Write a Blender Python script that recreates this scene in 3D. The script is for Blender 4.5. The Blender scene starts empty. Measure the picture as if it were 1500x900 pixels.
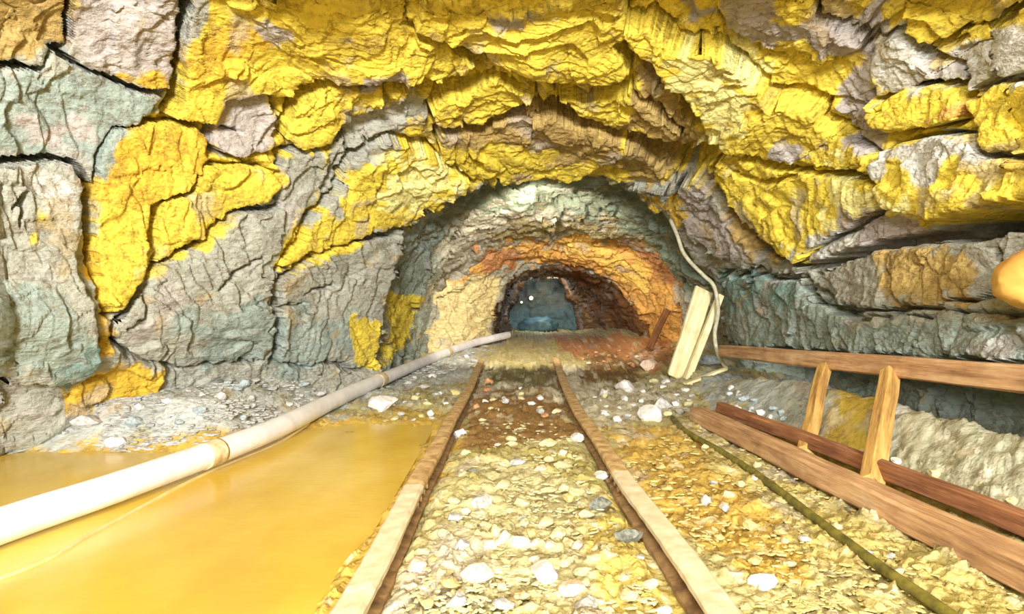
import bpy, bmesh, math, random
import numpy as np
from mathutils import Vector, Matrix

random.seed(7)
SC = bpy.context.scene
COL = SC.collection
PI = math.pi

# ------------------------------------------------------------------ camera
F, CX, CY, CZ = 900.0, 756.0, 452.0, 0.67      # focal length in pixels, vanishing point, eye height
cam = bpy.data.cameras.new('camera')
cam.sensor_width = 36.0
cam.lens = F / 1500 * 36
cam.shift_x = -(CX - 750) / 1500
cam.shift_y = (CY - 450) / 1500
cam.clip_start = 0.02
camo = bpy.data.objects.new('camera', cam)
camo.location = (0, 0, CZ)
camo.rotation_euler = (PI / 2, 0, 0)
COL.objects.link(camo)
SC.camera = camo

# ------------------------------------------------------------------ world (overcast sky at the open portal behind the camera)
w = bpy.data.worlds.new('world'); SC.world = w; w.use_nodes = True
w.node_tree.nodes['Background'].inputs[0].default_value = (1.0, 0.98, 0.95, 1)
w.node_tree.nodes['Background'].inputs[1].default_value = 0.46

# ------------------------------------------------------------------ lights added to brighten the rock, without fixtures
def area(name, loc, target, size, power, col=(1, 0.96, 0.9)):
    l = bpy.data.lights.new(name, 'AREA'); l.shape = 'RECTANGLE'
    l.size, l.size_y = size; l.energy = power; l.color = col
    o = bpy.data.objects.new(name, l); o.location = loc
    o.rotation_euler = (Vector(target) - Vector(loc)).to_track_quat('-Z', 'Y').to_euler()
    COL.objects.link(o); return o
def point(name, loc, power, radius, col):
    l = bpy.data.lights.new(name, 'POINT'); l.energy = power; l.shadow_soft_size = radius; l.color = col
    o = bpy.data.objects.new(name, l); o.location = loc; COL.objects.link(o); return o
area('front_key_light', (0.5, -5.2, 1.75), (0.1, 4.5, 1.0), (1.3, 0.8), 560, (1, 0.98, 0.96))  # main light added behind the camera, no real floodlight stands there
hl = area('roof_rake_light', (-0.55, -1.2, 1.98), (0.2, 5.0, 2.4), (0.9, 0.3), 62, (1, 0.98, 0.96))  # unseen light added under the roof so ledges and cracks fall dark
hl.data.spread = math.radians(135)
cl = point('chamber_fill_light', (0.15, 5.5, 1.60), 210, 0.12, (1.0, 0.88, 0.70))  # unseen light added behind the lip to brighten the inner tunnel
cl.data = bpy.data.lights.new('chamber_fill_light', 'SPOT'); cl.data.energy = 125; cl.data.color = (1.0, 0.88, 0.70); cl.data.shadow_soft_size = 0.12
cl.data.spot_size = math.radians(104); cl.data.spot_blend = 0.6
cl.rotation_euler = (Vector((0.35, 8.2, 0.8)) - cl.location).to_track_quat('-Z', 'Y').to_euler()
point('drift_fill_light', (0.55, 12.2, 1.0), 10, 0.08, (0.85, 0.95, 1.0))  # unseen fill added to lift the far drift

SC.view_settings.view_transform = 'Standard'
SC.view_settings.look = 'None'
SC.view_settings.gamma = 1
SC.view_settings.use_curve_mapping = False
SC.view_settings.exposure = 1.0

# ------------------------------------------------------------------ helpers
def lin(r, g, b):
    f = lambda c: (c / 255 / 12.92) if c / 255 <= 0.04045 else ((c / 255 + 0.055) / 1.055) ** 2.4
    return (f(r), f(g), f(b))

def unproj(px, py, d):
    return Vector(((px - CX) / F * d, d, CZ - (py - CY) / F * d))

def sstep(a, b, x):
    t = np.clip((x - a) / (b - a), 0, 1); return t * t * (3 - 2 * t)

def _h(ix, iy, iz, s):
    n = (ix * 374761393 + iy * 668265263 + iz * 2147483647 + s * 1274126177) & 0xffffffff
    n = ((n ^ (n >> 13)) * 1274126177) & 0xffffffff
    n = ((n ^ (n >> 16)) * 2246822519) & 0xffffffff
    return n ^ (n >> 15)

def perlin(p, s=0):
    i = np.floor(p).astype(np.int64); f = p - i
    u = f * f * f * (f * (f * 6 - 15) + 10)
    tot = 0
    for dx in (0, 1):
        for dy in (0, 1):
            for dz in (0, 1):
                h = _h(i[..., 0] + dx, i[..., 1] + dy, i[..., 2] + dz, s)
                gx = ((h & 1023) / 511.5 - 1); gy = (((h >> 10) & 1023) / 511.5 - 1); gz = (((h >> 20) & 1023) / 511.5 - 1)
                g = gx * (f[..., 0] - dx) + gy * (f[..., 1] - dy) + gz * (f[..., 2] - dz)
                wgt = (u[..., 0] if dx else 1 - u[..., 0]) * (u[..., 1] if dy else 1 - u[..., 1]) * (u[..., 2] if dz else 1 - u[..., 2])
                tot = tot + wgt * g
    return tot * 1.3

def fbm(p, octv=4, s=0, gain=0.5):
    a, t, q = 1.0, 0, p
    for k in range(octv):
        t = t + a * perlin(q, s + k); q = q * 2.03 + 17.3; a *= gain
    return t

def facets(p, s=0):
    """chipped-rock facets: every Voronoi cell is a tilted plane; returns height about -1..1 and the cell border distance"""
    i = np.floor(p).astype(np.int64)
    b1 = np.full(p.shape[:-1], 9.0); b2 = b1.copy(); val = np.zeros(p.shape[:-1])
    for dx in (-1, 0, 1):
        for dy in (-1, 0, 1):
            for dz in (-1, 0, 1):
                h = _h(i[..., 0] + dx, i[..., 1] + dy, i[..., 2] + dz, s)
                h2 = _h(i[..., 0] + dx, i[..., 1] + dy, i[..., 2] + dz, s + 77)
                c = np.stack([i[..., 0] + dx + (h & 1023) / 1023, i[..., 1] + dy + ((h >> 10) & 1023) / 1023, i[..., 2] + dz + ((h >> 20) & 1023) / 1023], -1)
                v = p - c
                d = np.sqrt((v * v).sum(-1))
                pl = (v[..., 0] * ((h2 & 1023) / 511.5 - 1) + v[..., 1] * (((h2 >> 10) & 1023) / 511.5 - 1) + v[..., 2] * (((h2 >> 20) & 1023) / 511.5 - 1)) + ((h2 >> 5) & 255) / 255 - 0.5
                near = d < b1
                b2 = np.where(near, b1, np.minimum(b2, d)); val = np.where(near, pl, val); b1 = np.where(near, d, b1)
    return val, b2 - b1

def poly_sd(px, py, poly):
    """signed distance to a polygon, positive inside"""
    P = np.array(poly, float); Q = np.roll(P, -1, 0)
    best = np.full(px.shape, 1e18); ins = np.zeros(px.shape, bool)
    for (x0, y0), (x1, y1) in zip(P, Q):
        ex, ey = x1 - x0, y1 - y0
        t = np.clip(((px - x0) * ex + (py - y0) * ey) / (ex * ex + ey * ey + 1e-9), 0, 1)
        best = np.minimum(best, (px - x0 - t * ex) ** 2 + (py - y0 - t * ey) ** 2)
        if y0 != y1:
            c = ((y0 > py) != (y1 > py)) & (px < (x1 - x0) * (py - y0) / (y1 - y0) + x0)
            ins ^= c
    d = np.sqrt(best)
    return np.where(ins, d, -d)

def line_d(px, py, pts):
    best = np.full(px.shape, 1e18); par = np.zeros(px.shape)
    n = len(pts) - 1
    for k in range(n):
        (x0, y0), (x1, y1) = pts[k], pts[k + 1]
        ex, ey = x1 - x0, y1 - y0
        t = np.clip(((px - x0) * ex + (py - y0) * ey) / (ex * ex + ey * ey + 1e-9), 0, 1)
        d = (px - x0 - t * ex) ** 2 + (py - y0 - t * ey) ** 2
        par = np.where(d < best, (k + t) / n, par); best = np.minimum(best, d)
    return np.sqrt(best), par

def link(name, me, parent=None, mat=None):
    o = bpy.data.objects.new(name, me)
    if mat is not None: me.materials.append(mat)
    COL.objects.link(o)
    if parent is not None: o.parent = parent
    return o

def mesh_arrays(name, verts, quads, colors=None, smooth=True):
    me = bpy.data.meshes.new(name)
    verts = np.asarray(verts, np.float32); quads = np.asarray(quads, np.int32)
    n = quads.shape[1]
    me.vertices.add(len(verts)); me.vertices.foreach_set('co', verts.ravel())
    me.loops.add(quads.size); me.loops.foreach_set('vertex_index', quads.ravel())
    me.polygons.add(len(quads))
    me.polygons.foreach_set('loop_start', np.arange(0, quads.size, n, dtype=np.int32))
    me.polygons.foreach_set('loop_total', np.full(len(quads), n, np.int32))
    me.polygons.foreach_set('use_smooth', np.full(len(quads), smooth, bool))
    me.update(calc_edges=True); me.validate()
    if colors is not None:
        a = me.attributes.new('pigment', 'FLOAT_COLOR', 'POINT')
        c = np.ones((len(verts), 4), np.float32); c[:, :3] = colors
        a.data.foreach_set('color', c.ravel())
    return me

def tag(o, label, cat, group=None, kind=None):
    o['label'] = label; o['category'] = cat
    if group: o['group'] = group
    if kind: o['kind'] = kind
    return o
def struct(o): o['kind'] = 'structure'; return o
def empty(name, loc=(0, 0, 0)):
    o = bpy.data.objects.new(name, None); o.location = loc; o.empty_display_size = 0.1
    COL.objects.link(o); return o

# ------------------------------------------------------------------ materials
class NT:
    def __init__(s, name):
        s.m = bpy.data.materials.new(name); s.m.use_nodes = True
        s.t = s.m.node_tree; s.b = s.t.nodes['Principled BSDF']
    def n(s, typ, **kw):
        nd = s.t.nodes.new(typ)
        for k, v in kw.items():
            if k in nd.inputs: nd.inputs[k].default_value = v
            else: setattr(nd, k, v)
        return nd
    def l(s, a, b): s.t.links.new(a, b)
    def coords(s, scale=(1, 1, 1), rot=(0, 0, 0)):
        c = s.n('ShaderNodeTexCoord'); m = s.n('ShaderNodeMapping')
        m.inputs['Scale'].default_value = scale; m.inputs['Rotation'].default_value = rot
        s.l(c.outputs['Object'], m.inputs[0]); return m.outputs[0]
    def noise(s, vec, scale, detail=5, rough=0.6):
        nd = s.n('ShaderNodeTexNoise', Scale=scale, Detail=detail, Roughness=rough); s.l(vec, nd.inputs['Vector']); return nd.outputs[0]
    def ramp(s, fac, stops):
        r = s.n('ShaderNodeValToRGB'); e = r.color_ramp.elements
        while len(e) < len(stops): e.new(0.5)
        for k, (p, c) in enumerate(stops): e[k].position = p; e[k].color = (*c, 1)
        s.l(fac, r.inputs[0]); return r.outputs[0]
    def mix(s, a, b, fac, mode='MIX'):
        m = s.n('ShaderNodeMix', data_type='RGBA', blend_type=mode)
        for sock, v in ((m.inputs[6], a), (m.inputs[7], b)):
            if isinstance(v, tuple): sock.default_value = (*v, 1)
            else: s.l(v, sock)
        if isinstance(fac, (int, float)): m.inputs[0].default_value = fac
        else: s.l(fac, m.inputs[0])
        return m.outputs[2]
    def bump(s, h, strength, dist):
        b = s.n('ShaderNodeBump', Strength=strength, Distance=dist); s.l(h, b.inputs['Height']); s.l(b.outputs[0], s.b.inputs['Normal']); return b

def pigment_material(name, rough, bump_s, bump_d, stretch=(1, 1, 1), var=0.5, spec=0.35, veins=0.38):
    k = NT(name)
    at = k.n('ShaderNodeAttribute', attribute_name='pigment')
    v = k.coords(stretch)
    n1 = k.noise(v, 6, 8, 0.65); n2 = k.noise(v, 30, 5, 0.6)
    tone = k.ramp(n1, [(0.3, (0.62, 0.58, 0.55)), (0.5, (1.0, 1.0, 1.0)), (0.72, (1.25, 1.22, 1.2))])
    c = k.mix(at.outputs['Color'], tone, var, 'MULTIPLY')
    tone2 = k.ramp(n2, [(0.34, (0.55, 0.50, 0.46)), (0.47, (1.0, 1.0, 1.0)), (0.7, (1.2, 1.2, 1.2))])
    c = k.mix(c, tone2, var, 'MULTIPLY')
    n3 = k.noise(k.coords((stretch[0] * 1.0, stretch[1] * .8, stretch[2] * 1.5), (0.5, 0.3, 0.9)), 3.2, 7, 0.62)
    vein = k.ramp(n3, [(0.470, (0, 0, 0)), (0.494, (1, 1, 1)), (0.503, (1, 1, 1)), (0.516, (0, 0, 0))])
    vm = k.n('ShaderNodeMath', operation='MULTIPLY'); k.l(vein, vm.inputs[0]); vm.inputs[1].default_value = veins
    c = k.mix(c, lin(104, 74, 44), vm.outputs[0])
    k.l(c, k.b.inputs['Base Color'])
    k.b.inputs['Roughness'].default_value = rough
    k.b.inputs['Specular IOR Level'].default_value = spec
    add = k.n('ShaderNodeMath', operation='MULTIPLY_ADD'); k.l(n2, add.inputs[0]); add.inputs[1].default_value = 0.45; k.l(n1, add.inputs[2])
    k.bump(add.outputs[0], bump_s, bump_d)
    return k.m

M_rock = pigment_material('mineral_stained_rock', 0.72, 0.8, 0.05, (1.0, 0.8, 1.6))
M_ground = pigment_material('muddy_ground', 0.75, 0.7, 0.03)

def wood_material(name, dark, mid, light, along='Y'):
    k = NT(name)
    sc = {'Y': (14, 1.0, 14), 'Z': (14, 14, 1.0)}[along]
    v = k.coords(sc); v2 = k.coords((1, 1, 1))
    n1 = k.noise(v, 2.5, 8, 0.7); n2 = k.noise(v2, 5, 5, 0.6)
    c = k.ramp(n1, [(0.3, dark), (0.5, mid), (0.68, light)])
    c = k.mix(c, k.ramp(n2, [(0.35, (0.7, 0.6, 0.5)), (0.6, (1.08, 1.05, 1.0))]), 0.8, 'MULTIPLY')
    k.l(c, k.b.inputs['Base Color']); k.b.inputs['Roughness'].default_value = 0.8
    k.bump(n1, 0.6, 0.01); return k.m
M_beam = wood_material('rust_stained_timber', lin(128, 94, 66), lin(196, 156, 114), lin(226, 198, 158))
M_redbeam = wood_material('dark_red_brown_timber', lin(84, 50, 34), lin(150, 100, 66), lin(190, 140, 98))
M_plank = wood_material('pale_sawn_timber', lin(200, 190, 130), lin(235, 228, 180), lin(250, 245, 210))
M_post = wood_material('ochre_stained_timber', lin(128, 92, 52), lin(196, 156, 84), lin(222, 194, 122))
M_darkwood = wood_material('dark_wet_timber', lin(70, 40, 20), lin(120, 75, 35), lin(150, 100, 50))

def plain_material(name, c1, c2, scale, rough, bump=0.3, metal=0.0):
    k = NT(name); v = k.coords()
    n = k.noise(v, scale, 6, 0.65)
    k.l(k.ramp(n, [(0.35, c1), (0.62, c2)]), k.b.inputs['Base Color'])
    k.b.inputs['Roughness'].default_value = rough; k.b.inputs['Metallic'].default_value = metal
    k.bump(n, bump, 0.01); return k.m
M_pipe = plain_material('whitewashed_pipe', lin(228, 226, 228), lin(248, 247, 250), 9, 0.5, 0.15)
M_coupling = plain_material('stained_pipe_band', lin(190, 165, 110), lin(235, 222, 185), 20, 0.6)
M_rail_pale = plain_material('pale_worn_rail', lin(212, 194, 158), lin(234, 220, 190), 18, 0.55)
M_rail_rust = plain_material('rusty_muddy_rail', lin(160, 122, 76), lin(222, 192, 136), 18, 0.65)
M_web = plain_material('rusted_rail_web', lin(110, 82, 52), lin(165, 132, 86), 18, 0.8)
M_hose = plain_material('mud_coated_hose', lin(80, 76, 30), lin(135, 125, 50), 25, 0.6)
M_palehose = plain_material('pale_hose', lin(160, 155, 128), lin(200, 195, 165), 25, 0.6)
M_silt = plain_material('silted_hose', lin(218, 192, 120), lin(232, 210, 150), 15, 0.5)

def water_material():
    k = NT('yellow_mud_water'); v = k.coords((1, 0.6, 1))
    n = k.noise(v, 1.6, 4, 0.55)
    c = k.ramp(n, [(0.35, lin(206, 168, 62)), (0.5, lin(218, 184, 74)), (0.66, lin(230, 202, 104))])
    k.l(c, k.b.inputs['Base Color']); k.b.inputs['Roughness'].default_value = 0.2
    k.b.inputs['Specular IOR Level'].default_value = 0.25
    n2 = k.noise(k.coords((3, 6, 1)), 4, 3, 0.5); k.bump(n2, 0.12, 0.01); return k.m
M_water = water_material()

def glow_material(name, col, s):
    k = NT(name); k.b.inputs['Emission Color'].default_value = (*col, 1); k.b.inputs['Emission Strength'].default_value = s
    k.b.inputs['Base Color'].default_value = (*col, 1); return k.m
M_lamp = glow_material('lit_lamp_glass', (1.0, 0.93, 0.5), 0.9)
M_black = plain_material('dark_housing', (0.02, 0.02, 0.02), (0.05, 0.05, 0.05), 20, 0.5)
M_tarp = plain_material('blue_green_sheet', lin(40, 72, 92), lin(84, 114, 112), 3, 0.6)

# ------------------------------------------------------------------ colours of the rock (pigment, plus some painted highlight and ledge shade)
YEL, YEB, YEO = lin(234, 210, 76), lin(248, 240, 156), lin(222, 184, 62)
OCH, BRN_SHADE, RST = lin(180, 154, 92), lin(140, 102, 66), lin(188, 134, 88)
GRY, GRG, GRP, GRL = lin(170, 171, 157), lin(153, 166, 156), lin(182, 174, 167), lin(208, 208, 198)
TEAL, DGR = lin(132, 158, 150), lin(112, 118, 98)
ORA, PAL = lin(224, 172, 92), lin(226, 210, 152)

PAINT = [  # (colour, edge softness px, polygon in the photograph's frame, traced on the rock it belongs to)
 (YEL, 10, [(255,60),(290,15),(340,-40),(1600,-40),(1600,320),(1400,332),(1250,350),(1190,388),(1140,372),(1085,300),(1000,262),(900,262),(690,262),(590,330),(540,338),(500,368),(440,376),(400,405),(392,380),(420,330),(470,265),(470,215),(410,225),(402,262),(380,297),(330,305),(285,358),(235,382),(200,420),(175,455),(155,470),(140,450),(128,330),(135,265),(160,195),(240,165)]),
 (GRP, 10, [(310,165),(345,140),(400,140),(410,180),(398,212),(340,232),(305,220)]),
 (GRY, 16, [(505,180),(568,150),(620,120),(625,165),(590,190),(540,200),(500,250),(470,315),(440,330),(470,260)]),
 (GRP, 14, [(348,20),(420,10),(430,45),(385,70),(350,50)]),
 (GRP, 12, [(535,90),(575,95),(580,112),(530,112)]),
 (GRP, 16, [(725,-10),(800,-10),(790,22),(735,20)]),
 (OCH, 22, [(930,90),(960,70),(1010,140),(1050,200),(1010,235),(950,200),(900,180)]),
 (OCH, 16, [(620,180),(700,170),(790,140),(850,170),(960,200),(1000,245),(960,265),(860,225),(760,210),(640,200)]),
 (BRN_SHADE, 12, [(560,112),(640,125),(700,86),(690,120),(640,132),(580,128)]),  # ledge shadow painted brown into the recess
 (BRN_SHADE, 12, [(795,100),(830,122),(925,108),(915,128),(860,136),(810,130)]),  # second recess, its ledge shadow painted brown too
 (YEB, 26, [(960,40),(1060,60),(1110,95),(1100,150),(1065,190),(1040,180),(1000,110)]),  # bright highlight painted as paler yellow
 (YEB, 26, [(540,260),(620,220),(660,250),(600,300),(550,310)]),  # another highlight painted into the yellow
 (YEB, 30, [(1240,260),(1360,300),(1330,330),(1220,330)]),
 (YEO, 24, [(165,185),(300,185),(298,240),(220,290),(140,300),(135,420),(160,440),(128,400),(128,280)]),
 (YEO, 20, [(255,60),(330,10),(420,60),(330,100),(260,140)]),
 (YEO, 18, [(940,275),(1010,285),(1060,340),(1100,370),(1060,375),(1000,330)]),
 (GRP, 14, [(1000,270),(1035,250),(1085,320),(1120,375),(1060,385),(1010,335)]),
 (OCH, 14, [(1040,262),(1075,290),(1140,375),(1110,372),(1060,310)]),
 (GRP, 14, [(1000,40),(1060,45),(1150,50),(1240,80),(1280,70),(1300,30),(1180,-30),(1040,-30),(1000,5)]),
 (YEL, 14, [(1010,-30),(1065,-30),(1062,40),(1020,25)]),
 (YEL, 14, [(1180,-30),(1290,-30),(1270,20),(1200,30),(1150,10)]),
 (GRP, 12, [(1140,190),(1190,195),(1210,222),(1150,222)]),
 (GRL, 14, [(1285,60),(1330,35),(1375,70),(1440,80),(1450,112),(1350,118),(1305,130),(1280,100)]),
 (GRP, 10, [(1240,110),(1280,80),(1290,130),(1320,200),(1290,220),(1230,165)]),
 (GRL, 12, [(1320,205),(1395,188),(1465,190),(1480,240),(1440,228),(1400,265),(1350,230),(1310,260)]),
 (GRL, 12, [(1400,60),(1455,20),(1600,0),(1600,150),(1510,110),(1460,135),(1440,95)]),
 (ORA, 10, [(1440,40),(1475,20),(1480,60),(1455,75)]),
 (ORA, 14, [(1420,140),(1458,150),(1445,178),(1395,175)]),
 (GRP, 12, [(1240,300),(1330,318),(1370,345),(1200,388),(1190,350),(1250,335)]),
 (GRL, 16, [(1185,355),(1260,345),(1240,372),(1190,392)]),
 (OCH, 18, [(1305,375),(1400,355),(1440,400),(1420,440),(1330,445),(1300,420)]),
 (GRG, 16, [(1055,410),(1180,412),(1260,470),(1480,470),(1600,470),(1600,700),(1040,700),(1050,500)]),
 (TEAL, 18, [(1050,405),(1110,402),(1180,430),(1150,450),(1090,450),(1060,450)]),
 (ORA, 8, [(1478,385),(1500,360),(1600,350),(1600,470),(1500,455),(1474,425)]),
 # left side
 (GRG, 18, [(-300,120),(60,100),(130,110),(230,150),(160,195),(130,265),(0,225),(-300,225)]),
 (GRP, 16, [(95,50),(112,-40),(262,-40),(250,70),(240,130),(130,95)]),
 (YEO, 10, [(165,105),(235,95),(238,130),(200,122)]),
 (OCH, 14, [(-300,-40),(100,-40),(92,60),(60,66),(50,95),(10,92),(-300,140)]),
 (GRP, 22, [(10,185),(110,180),(90,215),(20,220)]),
 (GRL, 20, [(0,235),(95,245),(110,290),(80,330),(20,300)]),
 (YEL, 16, [(18,300),(45,295),(60,330),(35,345)]),
 (GRG, 24, [(-300,440),(100,430),(140,500),(120,545),(-300,545)]),
 (YEO, 18, [(95,560),(160,535),(235,545),(230,590),(150,600),(105,590)]),
 (YEO, 12, [(138,450),(165,455),(160,520),(140,520)]),
 (GRG, 30, [(270,470),(420,440),(520,480),(500,540),(300,540)]),
 (YEL, 8, [(512,465),(552,470),(552,535),(515,530)]),
 (YEL, 7, [(570,432),(605,435),(597,500),(570,520),(564,480)]),
 (TEAL, 22, [(110,490),(140,490),(130,550),(40,550),(80,535)]),
]
BASE = GRY
def run_on(x, y):                                    # stains and slabs at the rim of the view go on beyond it
    return (x + 2600 if x >= 1540 else x - 2600 if x <= -200 else x - 500 if x <= -55 else x, y - 1600 if y <= -38 else y - 600 if y <= -20 else y)
PAINT = [(c_, s_, [run_on(*q_) for q_ in p_]) for c_, s_, p_ in PAINT]
def paint(px, py, P3, table, base):
    wx = fbm(P3 * 3.1, 4, 31) ; wy = fbm(P3 * 9.0, 3, 57)
    c = np.empty(px.shape + (3,)); c[:] = base
    for col, soft, poly in table:
        P = np.array(poly)
        lo, hi = P.min(0) - 60, P.max(0) + 60
        m = (px > lo[0]) & (px < hi[0]) & (py > lo[1]) & (py < hi[1])
        if not m.any(): continue
        sd = poly_sd(px[m], py[m], poly) + wx[m] * soft * 1.6 + wy[m] * soft * 1.2
        k = sstep(-soft * 0.35, soft * 0.35, sd)[:, None]
        c[m] = c[m] * (1 - k) + np.array(col) * k
    # patches of bare rock and rust through the stain
    k = sstep(0.32, 0.55, fbm(P3 * 2.6 + 40, 4, 91))[..., None] * 0.55
    c = c * (1 - k) + np.array(GRP) * k
    k = sstep(0.34, 0.6, fbm(P3 * 4.5 + 9, 4, 17))[..., None] * 0.5
    c = c * (1 - k) + np.array(OCH) * k
    return c

# ------------------------------------------------------------------ the rock vault: a funnel of rock that narrows to the tunnel mouth
VC = (790.0, 470.0)                                  # axis of the drift
def contour(pts):
    a = []
    for x, y in pts:
        g = math.degrees(math.atan2(-(y - VC[1]), x - VC[0]))
        if g < -100: g += 360
        a.append((g, math.hypot(x - VC[0], y - VC[1])))
    a.sort(); return np.array(a)
def at(con, ang): return np.interp(ang, con[:, 0], con[:, 1])

cA = contour([(556,660),(560,560),(563,490),(566,440),(582,385),(590,330),(640,296),(690,268),(760,261),(850,261),(920,275),(965,305),(992,340),(1018,385),(1044,415),(1056,470),(1060,560),(1065,650)])
cB = contour([(610,600),(618,540),(625,480),(642,420),(685,388),(740,364),(800,352),(870,352),(920,366),(960,395),(992,430),(1008,475),(1005,540),(1000,600)])
cC = contour([(715,540),(722,490),(722,452),(730,428),(748,406),(790,396),(845,396),(885,404),(915,430),(938,470),(950,505),(955,540)])
cD = contour([(752,530),(754,490),(755,440),(762,411),(790,405),(820,408),(827,440),(836,490),(840,530)])
dA = np.array([(-40,6.2),(0,6.2),(40,5.8),(90,5.3),(150,5.1),(180,5.2),(220,5.2)])
dB = np.array([(-40,7.6),(40,7.8),(90,8.0),(180,8.0),(220,7.6)])
FR = np.array([(-40,900,1.6),(-21,763,2.05),(0,712,2.35),(32,840,2.35),(60,545,2.95),(90,470,3.15),(120,543,3.0),(149,920,2.35),(180,790,2.6),(194,812,2.9),(220,860,2.7)])

def vault_points(ang, r, rA, dAv, rF, dF):
    t = (r - rA) / (rF - rA)
    inv = (1 - t) / dAv + t / dF
    d = 1 / inv
    px = VC[0] + r * np.cos(np.radians(ang)); py = VC[1] - r * np.sin(np.radians(ang))
    return px, py, d

N_T, N_R = 1040, 300
ang = np.linspace(-38, 218, N_T)
rA, dAv = at(cA, ang), np.interp(ang, dA[:, 0], dA[:, 1])
rF, dF = np.interp(ang, FR[:, 0], FR[:, 1]), np.interp(ang, FR[:, 0], FR[:, 2])
t = np.linspace(0, 1, N_R)[:, None]
r = rA + (rF - rA) * t
r2 = rF * (1 + np.linspace(0, 1.3, 46)[1:, None] ** 1.3)             # beyond the frame, towards the camera
rr = np.vstack([r, r2])
tt = (rr - rA) / (rF - rA)
inv_in = (1 - tt) / dAv + tt / dF
u = np.clip((rr - rF) / (rF * 1.4), 0, 1)
inv_out = 1 / dF * (1 + u * 1.6)
dd = 1 / np.where(tt <= 1, inv_in, inv_out)
PX = VC[0] + rr * np.cos(np.radians(ang)); PY = VC[1] - rr * np.sin(np.radians(ang))
P = np.stack([(PX - CX) / F * dd, dd, CZ - (PY - CY) / F * dd], -1)
last = P[-1]
ext = []
for k in range(1, 9):                                                # to the portal behind the camera
    q = last.copy(); q[:, 1] = last[:, 1] + (-1.6 - last[:, 1]) * k / 8; ext.append(q)
P = np.concatenate([P, np.array(ext)], 0)
PX = np.vstack([PX, np.repeat(PX[-1:] , 8, 0)]); PY = np.vstack([PY, np.repeat(PY[-1:], 8, 0)])
# the lip of the tunnel mouth turns back into the rock
n_lip = 5
lip = []
for k in range(n_lip, 0, -1):
    s = 1 + 0.10 * (k / n_lip) ; d = dAv + 0.10 * k / n_lip
    x = (VC[0] + rA * s * np.cos(np.radians(ang)) - CX) / F * dAv; z = CZ - (VC[1] - rA * s * np.sin(np.radians(ang)) - CY) / F * dAv
    lip.append(np.stack([x, d, z], -1))
P = np.concatenate([np.array(lip), P], 0)
PX = np.vstack([np.repeat(PX[:1], n_lip, 0), PX]); PY = np.vstack([np.repeat(PY[:1], n_lip, 0), PY])
NR_ALL = P.shape[0]

def grid_normals(P, inside):
    gu = np.gradient(P, axis=0); gv = np.gradient(P, axis=1)
    n = np.cross(gu, gv); n /= np.linalg.norm(n, axis=-1, keepdims=True) + 1e-9
    flip = ((inside - P) * n).sum(-1) < 0
    n[flip] *= -1; return n
Nrm = grid_normals(P, np.stack([np.full(P.shape[:2], 0.1), P[..., 1] - 0.8, np.full(P.shape[:2], 0.6)], -1))

def rock_relief(P, amp=1.0, seed=0):
    w3 = np.stack([fbm(P * 1.3 + 5, 3, seed + 3), fbm(P * 1.3 + 15, 3, seed + 4), fbm(P * 1.3 + 25, 3, seed + 5)], -1)
    h = 0.11 * fbm(P * 0.9, 3, seed + 1)
    f1, b1 = facets(P * np.array([2.2, 1.8, 3.0]) + w3 * 0.5, seed + 8)
    f2, b2 = facets(P * np.array([6.5, 5.0, 9.0]) + w3 * 1.2, seed + 9)
    f3, _ = facets(P * np.array([17, 14, 24.0]) + w3 * 3, seed + 10)
    h += 0.050 * f1 + 0.018 * f2 + 0.007 * f3
    for fr, am, dr, q in ((2.6, 0.075, (0.3, 0.9, 0.25), 0), (7.5, 0.030, (0.2, 0.9, 0.45), 1), (19.0, 0.011, (-0.2, 0.9, 0.5), 2)):
        s = (P @ np.array(dr)) * fr + (w3[..., q] * 1.6 + w3[..., (q + 1) % 3] * 1.2) * (1 + 0.5 * q) + f1 * 0.35 * (1 + q)
        saw = s - np.floor(s); mod = 0.35 + 0.65 * sstep(-0.25, 0.3, perlin(P * (1.4 + q * 1.5) + 60 * q, seed + 40 + q))
        h += am * mod * (saw - sstep(0.93, 1.0, saw) * saw - 0.4)
    h += 0.006 * fbm(P * 16, 3, seed + 2)
    return h * amp
calm = np.interp(ang, [-40, 20, 50, 130, 160, 220], [0.6, 0.75, 1, 1, 0.6, 0.55])[None, :]
H = rock_relief(P) * calm

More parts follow.
